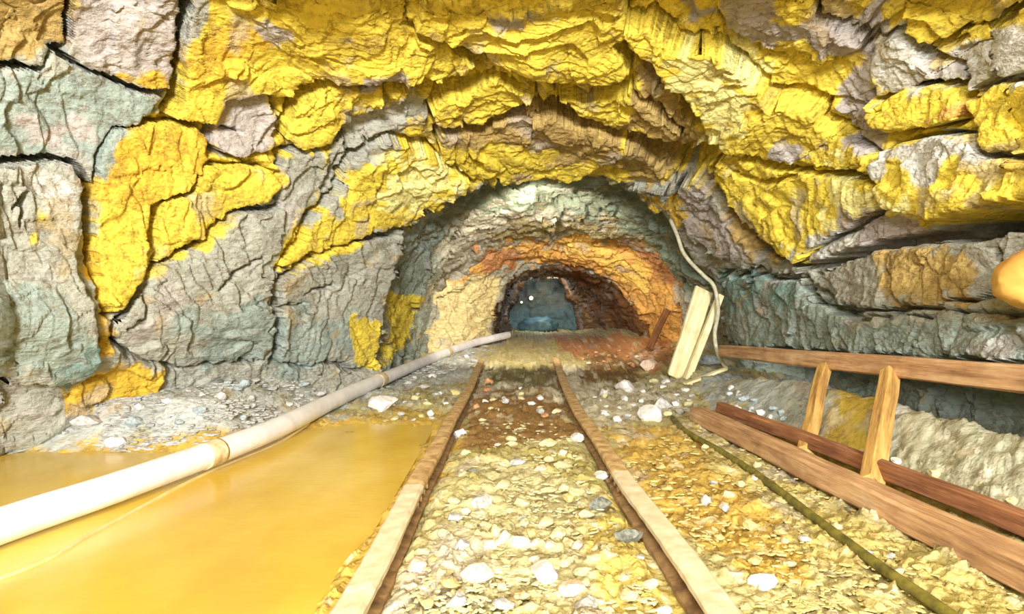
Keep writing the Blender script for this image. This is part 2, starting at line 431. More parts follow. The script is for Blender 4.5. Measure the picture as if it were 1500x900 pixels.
SLABS = [  # (lift in metres, outline)
 (.10, [(112,-30),(95,50),(88,74),(130,97),(180,117),(215,130),(238,133),(243,95),(253,50),(265,-30)]),
 (.07, [(-60,-30),(104,-30),(90,60),(65,65),(58,93),(40,95),(15,90),(-60,130)]),
 (.05, [(-60,135),(20,100),(58,100),(68,70),(86,80),(130,104),(215,138),(230,142),(222,158),(195,180),(165,190),(146,220),(132,268),(100,236),(60,228),(-60,222)]),
 (.11, [(-60,228),(90,238),(108,272),(112,300),(104,350),(98,400),(118,440),(136,500),(128,532),(110,543),(35,543),(-60,532)]),
 (.07, [(165,188),(210,178),(290,180),(300,200),(298,240),(275,265),(258,280),(240,290),(217,300),(216,330),(205,380),(195,412),(172,450),(157,464),(143,450),(137,400),(130,330),(132,280),(150,220)]),
 (.06, [(226,330),(237,295),(262,287),(290,247),(370,242),(398,252),(400,274),(378,293),(330,303),(308,328),(278,352),(240,372),(226,378)]),
 (.05, [(312,165),(322,148),(347,143),(398,142),(405,180),(396,208),(373,223),(340,230),(308,222)]),
 (.12, [(258,58),(268,10),(330,-30),(600,-30),(592,18),(640,45),(700,82),(688,90),(650,103),(560,103),(520,96),(480,103),(440,113),(430,128),(405,140),(350,136),(320,141),(305,176),(247,168),(252,110)]),
 (.07, [(426,152),(452,134),(500,121),(553,122),(563,140),(543,158),(500,173),(478,203),(432,213),(416,198)]),
 (.04, [(407,226),(475,215),(500,195),(496,215),(466,265),(446,305),(408,350),(392,396),(384,422),(366,402),(400,330)]),
 (.05, [(330,311),(398,302),(406,345),(393,390),(382,440),(398,480),(380,520),(260,540),(172,510),(167,477),(197,440),(217,390),(282,362)]),
 (.09, [(457,310),(483,267),(522,217),(560,197),(620,217),(658,240),(686,256),(638,283),(598,313),(583,326),(540,332),(498,356),(440,366),(402,396),(398,380),(424,355)]),
 (.05, [(402,412),(442,381),(520,352),(583,344),(573,400),(561,440),(558,500),(540,533),(400,528),(408,480)]),
 (.11, [(593,15),(604,-30),(900,-30),(918,40),(902,50),(928,90),(870,102),(820,102),(788,92),(720,63),(660,38)]),
 (.07, [(627,163),(642,140),(692,128),(722,100),(758,112),(786,131),(768,152),(720,162),(690,175),(640,176)]),
 (.06, [(802,138),(860,144),(930,118),(942,133),(996,180),(988,193),(940,178),(880,172),(847,158)]),
 (.07, [(642,196),(700,188),(760,168),(820,168),(848,187),(928,197),(962,222),(996,255),(978,272),(940,272),(880,254),(800,252),(740,254),(692,250),(652,225)]),
 (.13, [(903,15),(960,32),(1010,62),(1060,62),(1108,92),(1148,132),(1218,142),(1208,165),(1296,220),(1306,248),(1240,238),(1180,223),(1100,208),(1062,188),(1046,183),(1022,150),(982,100),(942,60)]),
 (.08, [(1068,218),(1120,228),(1170,252),(1250,252),(1306,267),(1306,298),(1258,328),(1200,357),(1188,380),(1150,366),(1112,337),(1083,290),(1054,250)]),
 (.06, [(1003,264),(1030,248),(1057,273),(1086,322),(1126,372),(1176,397),(1160,402),(1090,387),(1052,372),(1014,342),(990,302)]),
 (.06, [(1010,-30),(1160,-30),(1200,22),(1276,42),(1266,70),(1210,84),(1200,78),(1160,58),(1090,58),(1060,48)]),
 (.07, [(1282,52),(1330,38),(1358,58),(1375,73),(1420,78),(1438,110),(1300,127),(1287,95)]),
 (.12, [(1287,133),(1310,137),(1350,123),(1428,123),(1452,155),(1438,173),(1380,178),(1330,183),(1302,163)]),
 (.13, [(1322,204),(1400,194),(1458,194),(1478,232),(1560,262),(1560,296),(1490,308),(1400,327),(1322,300),(1313,250)]),
 (.10, [(1456,144),(1500,114),(1570,110),(1570,240),(1486,222),(1466,182)]),
 (.11, [(1376,50),(1440,22),(1500,2),(1570,-20),(1570,95),(1500,100),(1457,128),(1442,90),(1422,72)]),
 (.09, [(1310,-30),(1560,-30),(1490,-4),(1438,16),(1378,42),(1340,28)]),
 (.02, [(1196,402),(1300,368),(1400,352),(1466,346),(1460,380),(1462,425),(1430,438),(1300,452),(1242,448),(1203,420)]),
 (.05, [(1064,404),(1178,413),(1196,440),(1278,467),(1476,464),(1560,470),(1560,525),(1500,530),(1300,520),(1064,502),(1060,440)]),
 (.05, [(566,445),(580,432),(606,434),(600,500),(572,524),(566,490)]),
]
SLABS = [(l_, [(x_ + 500 if x_ >= 1555 else x_ - 400 if x_ <= -55 else x_, y_ - 400 if y_ <= -20 else y_) for x_, y_ in p_]) for l_, p_ in SLABS]
CRACKS = [  # (half width px, depth m, polyline)
 (7, .16, [(1188,392),(1250,372),(1330,350),(1400,340)]), (17, .36, [(1380,343),(1440,333),(1530,314),(1600,300)]),
 (7, .15, [(585,18),(660,48),(720,78),(790,108)]), (7, .16, [(630,182),(690,180),(730,165),(790,150),(845,172),(920,188),(960,207),(1000,242)]),
 (17, .20, [(945,200),(1000,240),(1055,205)]), (10, .18, [(932,60),(985,115),(1050,195)]),
 (7, .14, [(1020,245),(1060,280),(1100,340),(1180,392)]), (14, .24, [(570,118),(640,120),(680,112),(700,90)]), (14, .24, [(800,108),(830,122),(880,120),(925,106)]),
 (4, .08, [(1110,95),(1135,125),(1152,138)]), (4, .07, [(1060,45),(1110,60),(1150,85)]), (5, .08, [(1090,245),(1120,258),(1180,258)]),
 (5, .08, [(1200,415),(1235,458),(1290,470)]), (4, .07, [(325,185),(350,188)]), (5, .09, [(575,380),(566,440),(556,500),(560,540)]),
 (5, .09, [(500,355),(540,342),(585,336),(592,320)]), (4, .06, [(315,425),(325,405),(365,375)]), (3.5, .06, [(212,345),(208,400),(205,470),(185,480)]),
 (4, .07, [(0,300),(18,280),(10,330)]), (5, .08, [(1320,34),(1370,56),(1440,32)]), (3, .05, [(440,430),(480,415)]), (3, .05, [(390,480),(395,450),(440,445)]),
]
wpx = fbm(P * 5.0 + 3, 3, 201) * 9 + perlin(P * 28, 205) * 4; wpy = fbm(P * 5.0 + 33, 3, 202) * 9 + perlin(P * 28 + 9, 206) * 4
QX, QY = PX + wpx, PY + wpy
edge_sd = np.full(P.shape[:2], -1e3); slab_id = np.full(P.shape[:2], -1)
slab_sd = []
rows_ok = np.zeros(P.shape[:2], bool); rows_ok[n_lip + 1:n_lip + N_R + 42] = True
for k, (lift, poly) in enumerate(SLABS):
    Q = np.array(poly); lo, hi = Q.min(0) - 40, Q.max(0) + 40
    m = (QX > lo[0]) & (QX < hi[0]) & (QY > lo[1]) & (QY < hi[1]) & rows_ok
    sd = np.full(P.shape[:2], -1e3); sd[m] = poly_sd(QX[m], QY[m], poly)
    slab_id[(sd > 0) & (slab_id < 0)] = k
    edge_sd = np.maximum(edge_sd, sd)
crack = np.zeros(P.shape[:2])
for hw, dep, line in CRACKS:
    L = np.array(line); lo, hi = L.min(0) - 50, L.max(0) + 50
    m = (QX > lo[0]) & (QX < hi[0]) & (QY > lo[1]) & (QY < hi[1])
    d, par = line_d(QX[m], QY[m], line)
    wv = hw * (0.55 + 0.9 * np.sin(np.clip(par, 0.04, 0.96) * PI) ** 0.5)
    crack[m] = np.maximum(crack[m], 1.6 * dep * (1 - sstep(wv * 0.35, wv, d)))
near_edge = np.exp(-(edge_sd / 5.0) ** 2)
undercut = 0.42 * (1 - sstep(0.38, 0.46, P[..., 2])) * (ang < 12)[None, :] * sstep(0.8, 1.6, P[..., 1]) * (1 - sstep(4.9, 5.5, P[..., 1]))
Hb = H - 0.11 * near_edge - np.where(edge_sd > 3, 0.12, 0) - crack - undercut
lipfade = np.ones((NR_ALL, 1)); lipfade[:n_lip] = 0.35
Pb = P + Nrm * (Hb * lipfade)[..., None]
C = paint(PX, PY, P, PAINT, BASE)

def grid_quads(nr, nc):
    a = np.arange(nr * nc).reshape(nr, nc)
    return np.stack([a[:-1, :-1], a[:-1, 1:], a[1:, 1:], a[1:, :-1]], -1)
Q = grid_quads(NR_ALL, N_T)
inner = edge_sd > 22
deep = inner[:-1, :-1] & inner[1:, 1:] & inner[:-1, 1:] & inner[1:, :-1]
amid = ang[:-1]
walls = {}
for name, lo, hi in (('wall_right', -90, 48), ('ceiling', 48, 134), ('wall_left', 134, 300)):
    keep = ~deep & ((amid >= lo) & (amid < hi))[None, :]
    q = Q[keep]; idx, inv = np.unique(q.ravel(), return_inverse=True)
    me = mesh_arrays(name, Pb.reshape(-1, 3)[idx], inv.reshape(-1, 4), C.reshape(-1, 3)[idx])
    walls[name] = struct(link(name, me, None, M_rock))

for k, (lift, poly) in enumerate(SLABS):
    m = slab_id == k
    f = m[:-1, :-1] & m[1:, 1:] & m[:-1, 1:] & m[1:, :-1]
    if f.sum() < 30: continue
    q = Q[f]; idx, inv = np.unique(q.ravel(), return_inverse=True); q = inv.reshape(-1, 4)
    cx, cy = PX.ravel()[idx], PY.ravel()[idx]
    tx, ty = random.uniform(-1, 1), random.uniform(-1, 1)
    ext_ = max(np.ptp(cx), np.ptp(cy)) + 1
    tilt = 0.05 * (tx * (cx - cx.mean()) + ty * (cy - cy.mean())) / ext_
    sdl = np.clip(edge_sd.ravel()[idx], 0, 30)
    rnd = -0.018 * (1 - np.clip(sdl / 7, 0, 1)) ** 2
    hh = H.ravel()[idx] * 0.75 + lift * 0.9 + tilt + rnd - crack.ravel()[idx]
    v = P.reshape(-1, 3)[idx] + Nrm.reshape(-1, 3)[idx] * hh[:, None]
    e = np.concatenate([q[:, [0, 1]], q[:, [1, 2]], q[:, [2, 3]], q[:, [3, 0]]])
    es = np.sort(e, 1); _, first, cnt = np.unique(es[:, 0].astype(np.int64) * 10**7 + es[:, 1], return_index=True, return_counts=True)
    be = e[first[cnt == 1]]
    bv, binv = np.unique(be.ravel(), return_inverse=True); binv = binv.reshape(-1, 2)
    low = v[bv] - Nrm.reshape(-1, 3)[idx][bv] * (lift * 0.75 + 0.16)
    nv = len(v); sk = np.stack([be[:, 1], be[:, 0], nv + len(bv) + binv[:, 0], nv + len(bv) + binv[:, 1]], 1)
    sk[:, 0] = nv + binv[:, 1]; sk[:, 1] = nv + binv[:, 0]             # own rim vertices, so that the edge stays sharp
    cc = C.reshape(-1, 3)[idx]
    me = mesh_arrays('rock_slab', np.vstack([v, v[bv], low]), np.vstack([q, sk]), np.vstack([cc, cc[bv], cc[bv]]))
    a = np.median(np.broadcast_to(ang, P.shape[:2]).ravel()[idx])
    par = walls['wall_right' if a < 48 else 'ceiling' if a < 134 else 'wall_left']
    link('rock_slab', me, par, M_rock)

# ------------------------------------------------------------------ the drift behind the mouth
PAINT_IN = [
 (GRG, 14, [(540,640),(560,420),(585,320),(640,300),(660,340),(630,420),(610,640)]),
 (YEL, 6, [(562,425),(608,435),(600,500),(566,530)]),
 (lin(120,132,115), 12, [(640,262),(760,250),(900,255),(1000,320),(1045,420),(1000,430),(940,360),(860,320),(740,300),(650,330)]),
 (lin(150,140,100), 12, [(720,340),(800,315),(900,320),(960,370),(900,370),(800,345),(740,360)]),
 (ORA, 9, [(642,425),(690,385),(740,360),(800,346),(880,346),(940,372),(1000,430),(1015,540),(960,540),(945,480),(900,410),(850,390),(760,392),(690,402)]),
 (RST, 9, [(700,370),(760,362),(770,390),(710,400)]),
 (RST, 8, [(900,345),(960,375),(1000,430),(960,400)]),
 (lin(246,206,104), 10, [(800,352),(880,352),(930,385),(960,440),(930,420),(870,375),(800,368)]),
 (PAL, 9, [(600,640),(640,425),(690,404),(735,404),(725,440),(722,500),(715,640)]),
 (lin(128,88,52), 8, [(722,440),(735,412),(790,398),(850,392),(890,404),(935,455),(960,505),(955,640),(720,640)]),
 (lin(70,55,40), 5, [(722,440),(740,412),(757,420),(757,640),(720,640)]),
]
n_t2 = 420
an2 = np.linspace(-32, 212, n_t2)
rA2, dA2 = at(cA, an2) * 1.05, np.interp(an2, dA[:, 0], dA[:, 1]) + 0.06
rings = [(rA2, dA2, 0), (at(cB, an2), np.interp(an2, dB[:, 0], dB[:, 1]), 90), (at(cC, an2), np.full(n_t2, 8.9), 60), (at(cD, an2), np.full(n_t2, 13.5), 50)]
Rr, Dd = [], []
for k in range(3):
    (r0, d0, _), (r1, d1, n) = rings[k], rings[k + 1]
    for j in range(n):
        s = j / n
        Rr.append(r0 + (r1 - r0) * s); Dd.append(1 / ((1 - s) / d0 + s / d1))
Rr.append(rings[3][0]); Dd.append(rings[3][1])
Rr, Dd = np.array(Rr), np.array(Dd)
IX = VC[0] + Rr * np.cos(np.radians(an2)); IY = VC[1] - Rr * np.sin(np.radians(an2))
PI3 = np.stack([(IX - CX) / F * Dd, Dd, CZ - (IY - CY) / F * Dd], -1)
NI = grid_normals(PI3, np.stack([np.full(IX.shape, 0.3), PI3[..., 1] - 0.5, np.full(IX.shape, 0.6)], -1))
HI = rock_relief(PI3, 1.0, 300)
edge_in = np.ones((len(Rr), 1)); edge_in[:3] = 0.3
Pin = PI3 + NI * (HI * edge_in)[..., None]
Cin = paint(IX, IY, PI3, PAINT_IN, lin(168,166,150))
me = mesh_arrays('wall_inner', Pin.reshape(-1, 3), grid_quads(len(Rr), n_t2).reshape(-1, 4), Cin.reshape(-1, 3))
struct(link('wall_inner', me, None, M_rock))
# end face of the drift
gx, gz = np.meshgrid(np.linspace(-0.5, 2.1, 60), np.linspace(-0.3, 2.0, 50))
PE = np.stack([gx, np.full(gx.shape, 13.3), gz], -1)
PE[..., 1] -= rock_relief(PE, 2.4, 500) + 0.0
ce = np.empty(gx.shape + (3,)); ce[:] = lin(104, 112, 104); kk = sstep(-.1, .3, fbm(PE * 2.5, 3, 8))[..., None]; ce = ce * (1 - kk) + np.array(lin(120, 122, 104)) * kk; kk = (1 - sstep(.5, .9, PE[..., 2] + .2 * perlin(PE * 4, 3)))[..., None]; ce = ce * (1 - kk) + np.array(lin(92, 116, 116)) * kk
me = mesh_arrays('wall_back', PE.reshape(-1, 3), grid_quads(50, 60).reshape(-1, 4), ce.reshape(-1, 3))
struct(link('wall_back', me, None, M_rock))

# ------------------------------------------------------------------ floor
def ground_z(x, y):
    x = np.asarray(x, float); y = np.asarray(y, float)
    z = 0.035 * np.clip(y - 5.5, 0, 10) * 1.3
    z = np.where(y > 10, 0.035 * 4.5 * 1.3, z)
    # flooded left side
    z = z - 0.055 * sstep(-0.40, -0.52, x) * (1 - sstep(2.7, 4.3, y)) * sstep(-3.2, -2.4, x) 
    # rubble bank at the foot of the left wall
    e = sstep(-1.12, -1.75, x + (y - 4) * 0.05) * sstep(2.75, 3.3, y)
    z = z + (0.06 + 0.16 * e) * e
    # rubble bank at the foot of the right wall with a gap behind it
    b = sstep(1.22, 1.62, x) * sstep(0.2, 1.0, y)
    z = z + 0.27 * b * (1 - sstep(1.60, 1.72, x) * (1 - sstep(4.6, 5.2, y))) * (1 - 0.55 * sstep(3.3, 5.0, y))
    # trackbed a little proud
    z = z + 0.012 * (1 - sstep(0.22, 0.34, np.abs(x - 0.03))) - 0.02 * np.exp(-((np.abs(x - 0.02) - 0.35) / 0.035) ** 2) * (1 - sstep(3, 4.5, y))
    return z
def floor_hit(px, py, h=0.0):
    d = F * CZ / max(py - CY, 1)
    for _ in range(30):
        x = (px - CX) / F * d
        d2 = F * (CZ - float(ground_z(x, d)) - h) / max(py - CY, 1)
        d = 0.5 * d + 0.5 * min(max(d2, 0.4), 16)
    return Vector(((px - CX) / F * d, d, float(ground_z((px - CX) / F * d, d)) + h))

ycol = 1 / np.linspace(1 / 0.9, 1 / 14.5, 300)
ycol = np.concatenate([np.linspace(-1.6, 0.85, 24), ycol])
half = np.linspace(-1, 1, 620)
wid = np.where(ycol < 4, 2.9, 2.9)
XX = half[None, :] * np.maximum(np.minimum(ycol * 1.05 + 0.6, 3.0), 1.9)[:, None]
XX[ycol < 0.9] = half * 3.0
YY = np.repeat(ycol[:, None], 620, 1)
PF = np.stack([XX, YY, np.zeros_like(XX)], -1)
wet = sstep(-0.40, -0.52, XX) * (1 - sstep(2.6, 4.2, YY))
rubble = np.clip(sstep(-1.0, -1.5, XX) * sstep(2.7, 3.3, YY) + sstep(1.0, 1.3, XX) + sstep(3.6, 4.6, YY), 0, 1)
PF[..., 2] = ground_z(XX, YY)
f1, _ = facets(PF * 9 + fbm(PF * 6, 2, 3)[..., None], 21); f2, _ = facets(PF * 22, 22); f3, _ = facets(PF * 48, 23)
rough = 0.022 * f1 * (0.45 + 0.9 * rubble) + 0.013 * f2 + 0.006 * f3 + 0.03 * fbm(PF * 2.2, 3, 24)
rough *= 1 - 0.5 * sstep(1.2, 1.45, XX) * (1 - sstep(4.0, 5.0, YY))
rough *= np.where(np.abs(np.abs(XX - 0.02) - 0.38) < 0.06, 0.4, 1)
ZZ = ground_z(XX, YY) + rough * (1 - 0.5 * wet)
PF[..., 2] = ZZ
FX = CX + F * XX / np.maximum(YY, 0.5); FY = CY - F * (ZZ - CZ) / np.maximum(YY, 0.5)
BED, MUD = lin(188, 178, 124), lin(204, 172, 78)
PAINT_FLOOR = [
 (lin(182,172,104), 18, [(560,1400),(690,640),(830,640),(900,700),(1060,900),(1300,1400)]),
 (lin(194,186,138), 18, [(640,900),(650,720),(760,660),(900,740),(960,900)]),
 (lin(198,178,96), 24, [(850,780),(930,730),(1010,860),(1010,1000),(840,980),(880,880)]),
 (MUD, 14, [(-800,1400),(-800,640),(150,640),(440,610),(660,600),(690,625),(500,930),(300,1400)]),
 (lin(200,168,82), 14, [(870,625),(1000,625),(1120,720),(1170,790),(1180,850),(1060,830),(960,760)]),
 (lin(192,178,108), 26, [(1000,620),(1200,720),(1500,880),(1700,1100),(1400,1400),(1380,900),(1100,720)]),
 (lin(170,170,146), 20, [(1180,560),(1700,560),(1700,800),(1480,745),(1260,680)]),
 (lin(200,178,80), 14, [(1225,560),(1300,560),(1270,680),(1225,660)]),
 (lin(190,195,188), 16, [(-800,640),(-800,440),(260,540),(600,525),(720,500),(690,560),(440,612),(150,650)]),
 (lin(176,186,184), 16, [(1000,540),(1230,560),(1180,640),(1060,610)]),
 (lin(208,202,176), 14, [(640,600),(700,540),(830,540),(1000,560),(1040,610),(860,625),(830,600)]),
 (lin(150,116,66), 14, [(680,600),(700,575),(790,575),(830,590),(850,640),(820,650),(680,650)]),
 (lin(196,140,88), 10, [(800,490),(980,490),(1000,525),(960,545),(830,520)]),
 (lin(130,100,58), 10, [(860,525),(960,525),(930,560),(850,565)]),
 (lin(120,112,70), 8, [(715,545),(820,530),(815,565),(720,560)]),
]
CF = paint(FX, FY, PF, PAINT_FLOOR, BED)
k = sstep(0.35, 0.5, fbm(PF * 12, 3, 71))[..., None] * 0.5 * (1 - wet)[..., None]
CF = CF * (1 - k) + np.array(lin(236, 230, 205)) * k
me = mesh_arrays('floor', PF.reshape(-1, 3), grid_quads(len(ycol), 620).reshape(-1, 4), CF.reshape(-1, 3))
floor = struct(link('floor', me, None, M_ground))

# ------------------------------------------------------------------ water
def flat_water(name, outline, z, label):
    bm = bmesh.new()
    vs = [bm.verts.new((x, y, z)) for x, y in outline] + [bm.verts.new((x, y, z - 0.03)) for x, y in outline]
    n = len(outline); bm.faces.new(vs[:n]); bm.faces.new(vs[n:][::-1])
    for i in range(n): bm.faces.new((vs[i], vs[n + i], vs[n + (i + 1) % n], vs[(i + 1) % n]))
    bmesh.ops.recalc_face_normals(bm, faces=bm.faces)
    me = bpy.data.meshes.new(name); bm.to_mesh(me); bm.free()
    o = link(name, me, None, M_water); return tag(o, label, 'puddle')
flat_water('puddle', [(-2.5,-1.2),(-0.47,-1.2),(-0.43,1.0),(-0.44,2.0),(-0.46,3.0),(-0.50,4.5),(-1.0,4.6),(-1.6,3.6),(-2.45,2.9)], -0.018, 'large pool of yellow muddy water left of the rails, under the white pipe')

# ------------------------------------------------------------------ sweeps
def smooth_path(pts, n=10):
    P_ = [Vector(p) for p in pts]; P_ = [P_[0] * 2 - P_[1]] + P_ + [P_[-1] * 2 - P_[-2]]
    out = []
    for i in range(1, len(P_) - 2):
        a, b, c, d = P_[i - 1], P_[i], P_[i + 1], P_[i + 2]
        for k in range(n):
            s = k / n
            out.append(0.5 * ((2 * b) + (c - a) * s + (2 * a - 5 * b + 4 * c - d) * s * s + (3 * b - a - 3 * c + d) * s ** 3))
    out.append(P_[-2]); return out
def sweep(path, prof, jitter=0.0):
    """prof: closed list of (side, up); swept with world up"""
    bm = bmesh.new(); rings = []
    for i, p in enumerate(path):
        tn = (path[min(i + 1, len(path) - 1)] - path[max(i - 1, 0)]).normalized()
        sd = tn.cross(Vector((0, 0, 1))).normalized(); up = sd.cross(tn).normalized()
        rings.append([bm.verts.new(p + sd * (a + random.uniform(-jitter, jitter)) + up * (b + random.uniform(-jitter, jitter))) for a, b in prof])
    m = len(prof)
    for i in range(len(rings) - 1):
        for j in range(m):
            bm.faces.new((rings[i][j], rings[i][(j + 1) % m], rings[i + 1][(j + 1) % m], rings[i + 1][j]))
    bm.faces.new(rings[0][::-1]); bm.faces.new(rings[-1])
    bmesh.ops.recalc_face_normals(bm, faces=bm.faces)
    return bm
def circle(r, n=14, dz=0.0): return [(r * math.cos(2 * PI * k / n), r * math.sin(2 * PI * k / n) + dz) for k in range(n)]
def put(name, bm, mat, parent=None, smooth=False):
    me = bpy.data.meshes.new(name); bm.to_mesh(me); bm.free()
    for p in me.polygons: p.use_smooth = smooth
    return link(name, me, parent, mat)

# ------------------------------------------------------------------ rails
RH = 0.068                                                # rail height above the bed
def rail_pt(px, py):
    d = F * (CZ - RH) / (py - CY)
    for _ in range(20):
        x = (px - CX) / F * d; d = F * (CZ - RH - max(0, 0.035 * 1.3 * (d - 5.5))) / (py - CY)
    x = (px - CX) / F * d
    return Vector((x, d, max(0, 0.035 * 1.3 * (d - 5.5)) - 0.004))
left_px = [(-40,1760),(330,1190),(508,890),(564,790),(606,708),(640,650),(662,608),(684,572),(697,545),(706,525)]
right_px = [(1760,1860),(1270,1180),(1062,890),(984,783),(918,700),(878,640),(848,600),(828,562),(820,542),(814,523)]
PROF_HEAD = [(-.034,.046),(-.034,.060),(-.026,.068),(.026,.068),(.034,.060),(.034,.046)]
PROF_WEB = [(-.009,.012),(-.009,.048),(.009,.048),(.009,.012)]
PROF_FOOT = [(-.042,-.006),(-.042,.006),(-.012,.014),(.012,.014),(.042,.006),(.042,-.006)]
RAIL_LINES = []
def build_rail(px_pts, joint_y, label):
    path = smooth_path([rail_pt(*p) for p in px_pts], 12)
    RAIL_LINES.append(np.array([[p.x, p.y] for p in path]))
    r_ = empty('rail', (path[0].x, path[0].y, 0)); tag(r_, label, 'rail', 'rails of the mine track')
    loc = Vector(r_.location); path = [p - loc for p in path]
    cut = min(range(len(path)), key=lambda i: abs(path[i].y + loc.y - joint_y))
    for seg, mat, lab in ((path[:cut + 1], M_rail_pale, 'pale mud-dried near length of the rail'), (path[cut:], M_rail_rust, 'rusty brown far length of the rail')):
        o = put('rail_length', sweep(seg, PROF_HEAD, 0.0012), mat, r_); o['label'] = lab
        put('rail_web', sweep(seg, PROF_WEB), M_web, o); put('rail_foot', sweep(seg, PROF_FOOT, 0.002), M_web, o)
    j = path[cut]; q = path[max(cut - 1, 0)] ; dirv = (path[min(cut + 1, len(path) - 1)] - q).normalized()
    for s in (-1, 1):
        seg = [j - dirv * 0.16, j + dirv * 0.16]
        f = put('fishplate', sweep(seg, [(s * .010, .018), (s * .010, .044), (s * .022, .040), (s * .024, .022)]), M_web, r_)
        for k in (-.11, -.04, .04, .11):
            b = bmesh.new(); bmesh.ops.create_cone(b, segments=6, radius1=.010, radius2=.010, depth=.014, cap_ends=True, matrix=Matrix.Translation(j + dirv * k + dirv.cross(Vector((0, 0, 1))).normalized() * s * .028 + Vector((0, 0, .031))) @ Matrix.Rotation(PI / 2, 4, 'Y'))
            put('bolt', b, M_web, f)
build_rail(left_px, rail_pt(606, 708).y, 'left steel rail running along the yellow pool into the tunnel')
build_rail(right_px, rail_pt(905, 688).y, 'right steel rail running into the tunnel beside the strip of yellow gravel')

# ------------------------------------------------------------------ white pipe on the left
pipe_pts = []
for px, py, z in [(-620,990,.045),(0,771,.045),(200,704,.05),(400,630,.06),(520,573,.07),(640,522,.12),(690,504,.19),(722,496,.24),(745,491,.27)]:
    d = F * (CZ - z) / (py - CY); pipe_pts.append(Vector(((px - CX) / F * d, d, z)))
ppath = smooth_path(pipe_pts, 12)
pr = empty('water_pipe', ppath[12]); tag(pr, 'thick white pipe lying along the left side from the foreground into the tunnel', 'pipe')
loc = Vector(pr.location); ppath = [p - loc for p in ppath]
bmp = sweep(ppath, circle(.053, 20)); put('pipe_run', bmp, M_pipe, pr, True)
def pipe_at(px):
    return min(range(len(ppath)), key=lambda i: abs(CX + F * (ppath[i].x + loc.x) / (ppath[i].y + loc.y) - px))
for px, wd in ((302, .05), (560, .06), (655, .06)):
    i = pipe_at(px); dv = (ppath[i + 1] - ppath[i - 1]).normalized()
    o = put('pipe_joint', sweep([ppath[i] - dv * wd, ppath[i] - dv * wd * .8, ppath[i] + dv * wd * .8, ppath[i] + dv * wd], circle(.0565, 20)), M_coupling, pr, True); o['label'] = 'mud-stained joint band on the white pipe'
# half-sunk pale hose in the pool
hp = [floor_hit(20, 862), floor_hit(150, 792), floor_hit(300, 708), floor_hit(400, 660), floor_hit(452, 628)]
hp = [Vector((p.x, p.y, -0.020)) for p in hp]; hp[0:0] = [Vector((hp[0].x - .25, hp[0].y - .42, -.03))]
hp[-1].z = 0.005
tag(put('sunken_hose', sweep(smooth_path(hp, 10), circle(.0095, 8)), M_silt, None, True), 'thin pale hose half sunk in the yellow pool beside the white pipe', 'hose')
# dark hose on the right
hp = []
for px, py in [(1560,1030),(1385,905),(1290,838),(1200,770),(1120,708),(1060,668),(1005,636),(985,615)]:
    p = floor_hit(px, py); hp.append(p + Vector((0, 0, .012)))
tag(put('ground_hose', sweep(smooth_path(hp, 10), circle(.015, 10)), M_hose, None, True), 'thin dark olive hose lying on the ground between right rail and low timber beam', 'hose')
# pale hose hanging along the right edge of the mouth
hp = [unproj(x, y, d) for x, y, d in [(982,322,5.6),(992,345,5.45),(1000,368,5.4),(1012,385,5.4),(1030,403,5.4),(1046,420,5.35),(1052,455,5.3),(1047,490,5.25),(1052,520,5.2),(1064,540,5.1)]]
tag(put('hanging_hose', sweep(smooth_path(hp, 8), circle(.017, 10)), M_palehose, None, True), 'pale hose hanging down the right edge of the tunnel mouth behind the planks', 'hose')

# ------------------------------------------------------------------ timber
def beam_bm(a, b, w_, h_, up=Vector((0, 0, 1)), seg=10, jit=0.003):
    """beam along local axis built in place, ends sawn a little askew, arrises worn"""
    a, b = Vector(a), Vector(b); ax = (b - a).normalized(); sd = ax.cross(up).normalized(); u2 = sd.cross(ax).normalized()
    c = 0.12
    prof = []
    for sx, sy in ((-1, -1), (1, -1), (1, 1), (-1, 1)):
        x, y = sx * w_ / 2, sy * h_ / 2; cx_, cy_ = c * min(w_, h_), c * min(w_, h_)
        pts = [(x, y - sy * cy_), (x - sx * cx_, y)]
        if sx * sy > 0: pts = pts[::1]
        else: pts = pts[::-1]
        prof += pts
    bm = bmesh.new(); rings = []
    for i in range(seg + 1):
        p = a.lerp(b, i / seg) + sd * random.uniform(-jit, jit) + u2 * random.uniform(-jit, jit)
        skew = 0.012 * (1 if i in (0, seg) else 0)
        rings.append([bm.verts.new(p + sd * (x + random.uniform(-jit, jit) * .6) + u2 * (y + random.uniform(-jit, jit) * .6) + ax * random.uniform(-skew, skew)) for x, y in prof])
    m = len(prof)
    for i in range(seg):
        for j in range(m): bm.faces.new((rings[i][j], rings[i][(j + 1) % m], rings[i + 1][(j + 1) % m], rings[i + 1][j]))
    bm.faces.new(rings[0][::-1]); bm.faces.new(rings[-1]); bmesh.ops.recalc_face_normals(bm, faces=bm.faces); return bm
def put_beam(name, a, b, w_, h_, mat, parent=None, up=Vector((0, 0, 1)), seg=10, jit=0.003):
    """beam built along its own local Y, so that the grain runs along it"""
    a, b = Vector(a), Vector(b); ax = (b - a).normalized(); sd = ax.cross(up).normalized(); u2 = sd.cross(ax).normalized()
    o = put(name, beam_bm((0, 0, 0), (0, (b - a).length, 0), w_, h_, Vector((0, 0, 1)), seg, jit), mat, parent)
    o.matrix_local = Matrix.Translation(a) @ Matrix((sd, ax, u2)).transposed().to_4x4(); return o
tf = empty('timber_frame', (1.4, 2.6, 0)); tag(tf, 'low rust-brown timber frame of two long beams with leaning struts along the right wall', 'timber frame')
L0 = Vector(tf.location)
def tl(*p): return Vector(p) - L0
put_beam('upper_beam', tl(1.64, 4.86, .335), tl(1.68, 1.15, .47), .075, .092, M_beam, tf)
put_beam('lower_beam', tl(1.07, 3.62, .045), tl(1.235, 1.02, .05), .095, .085, M_beam, tf)
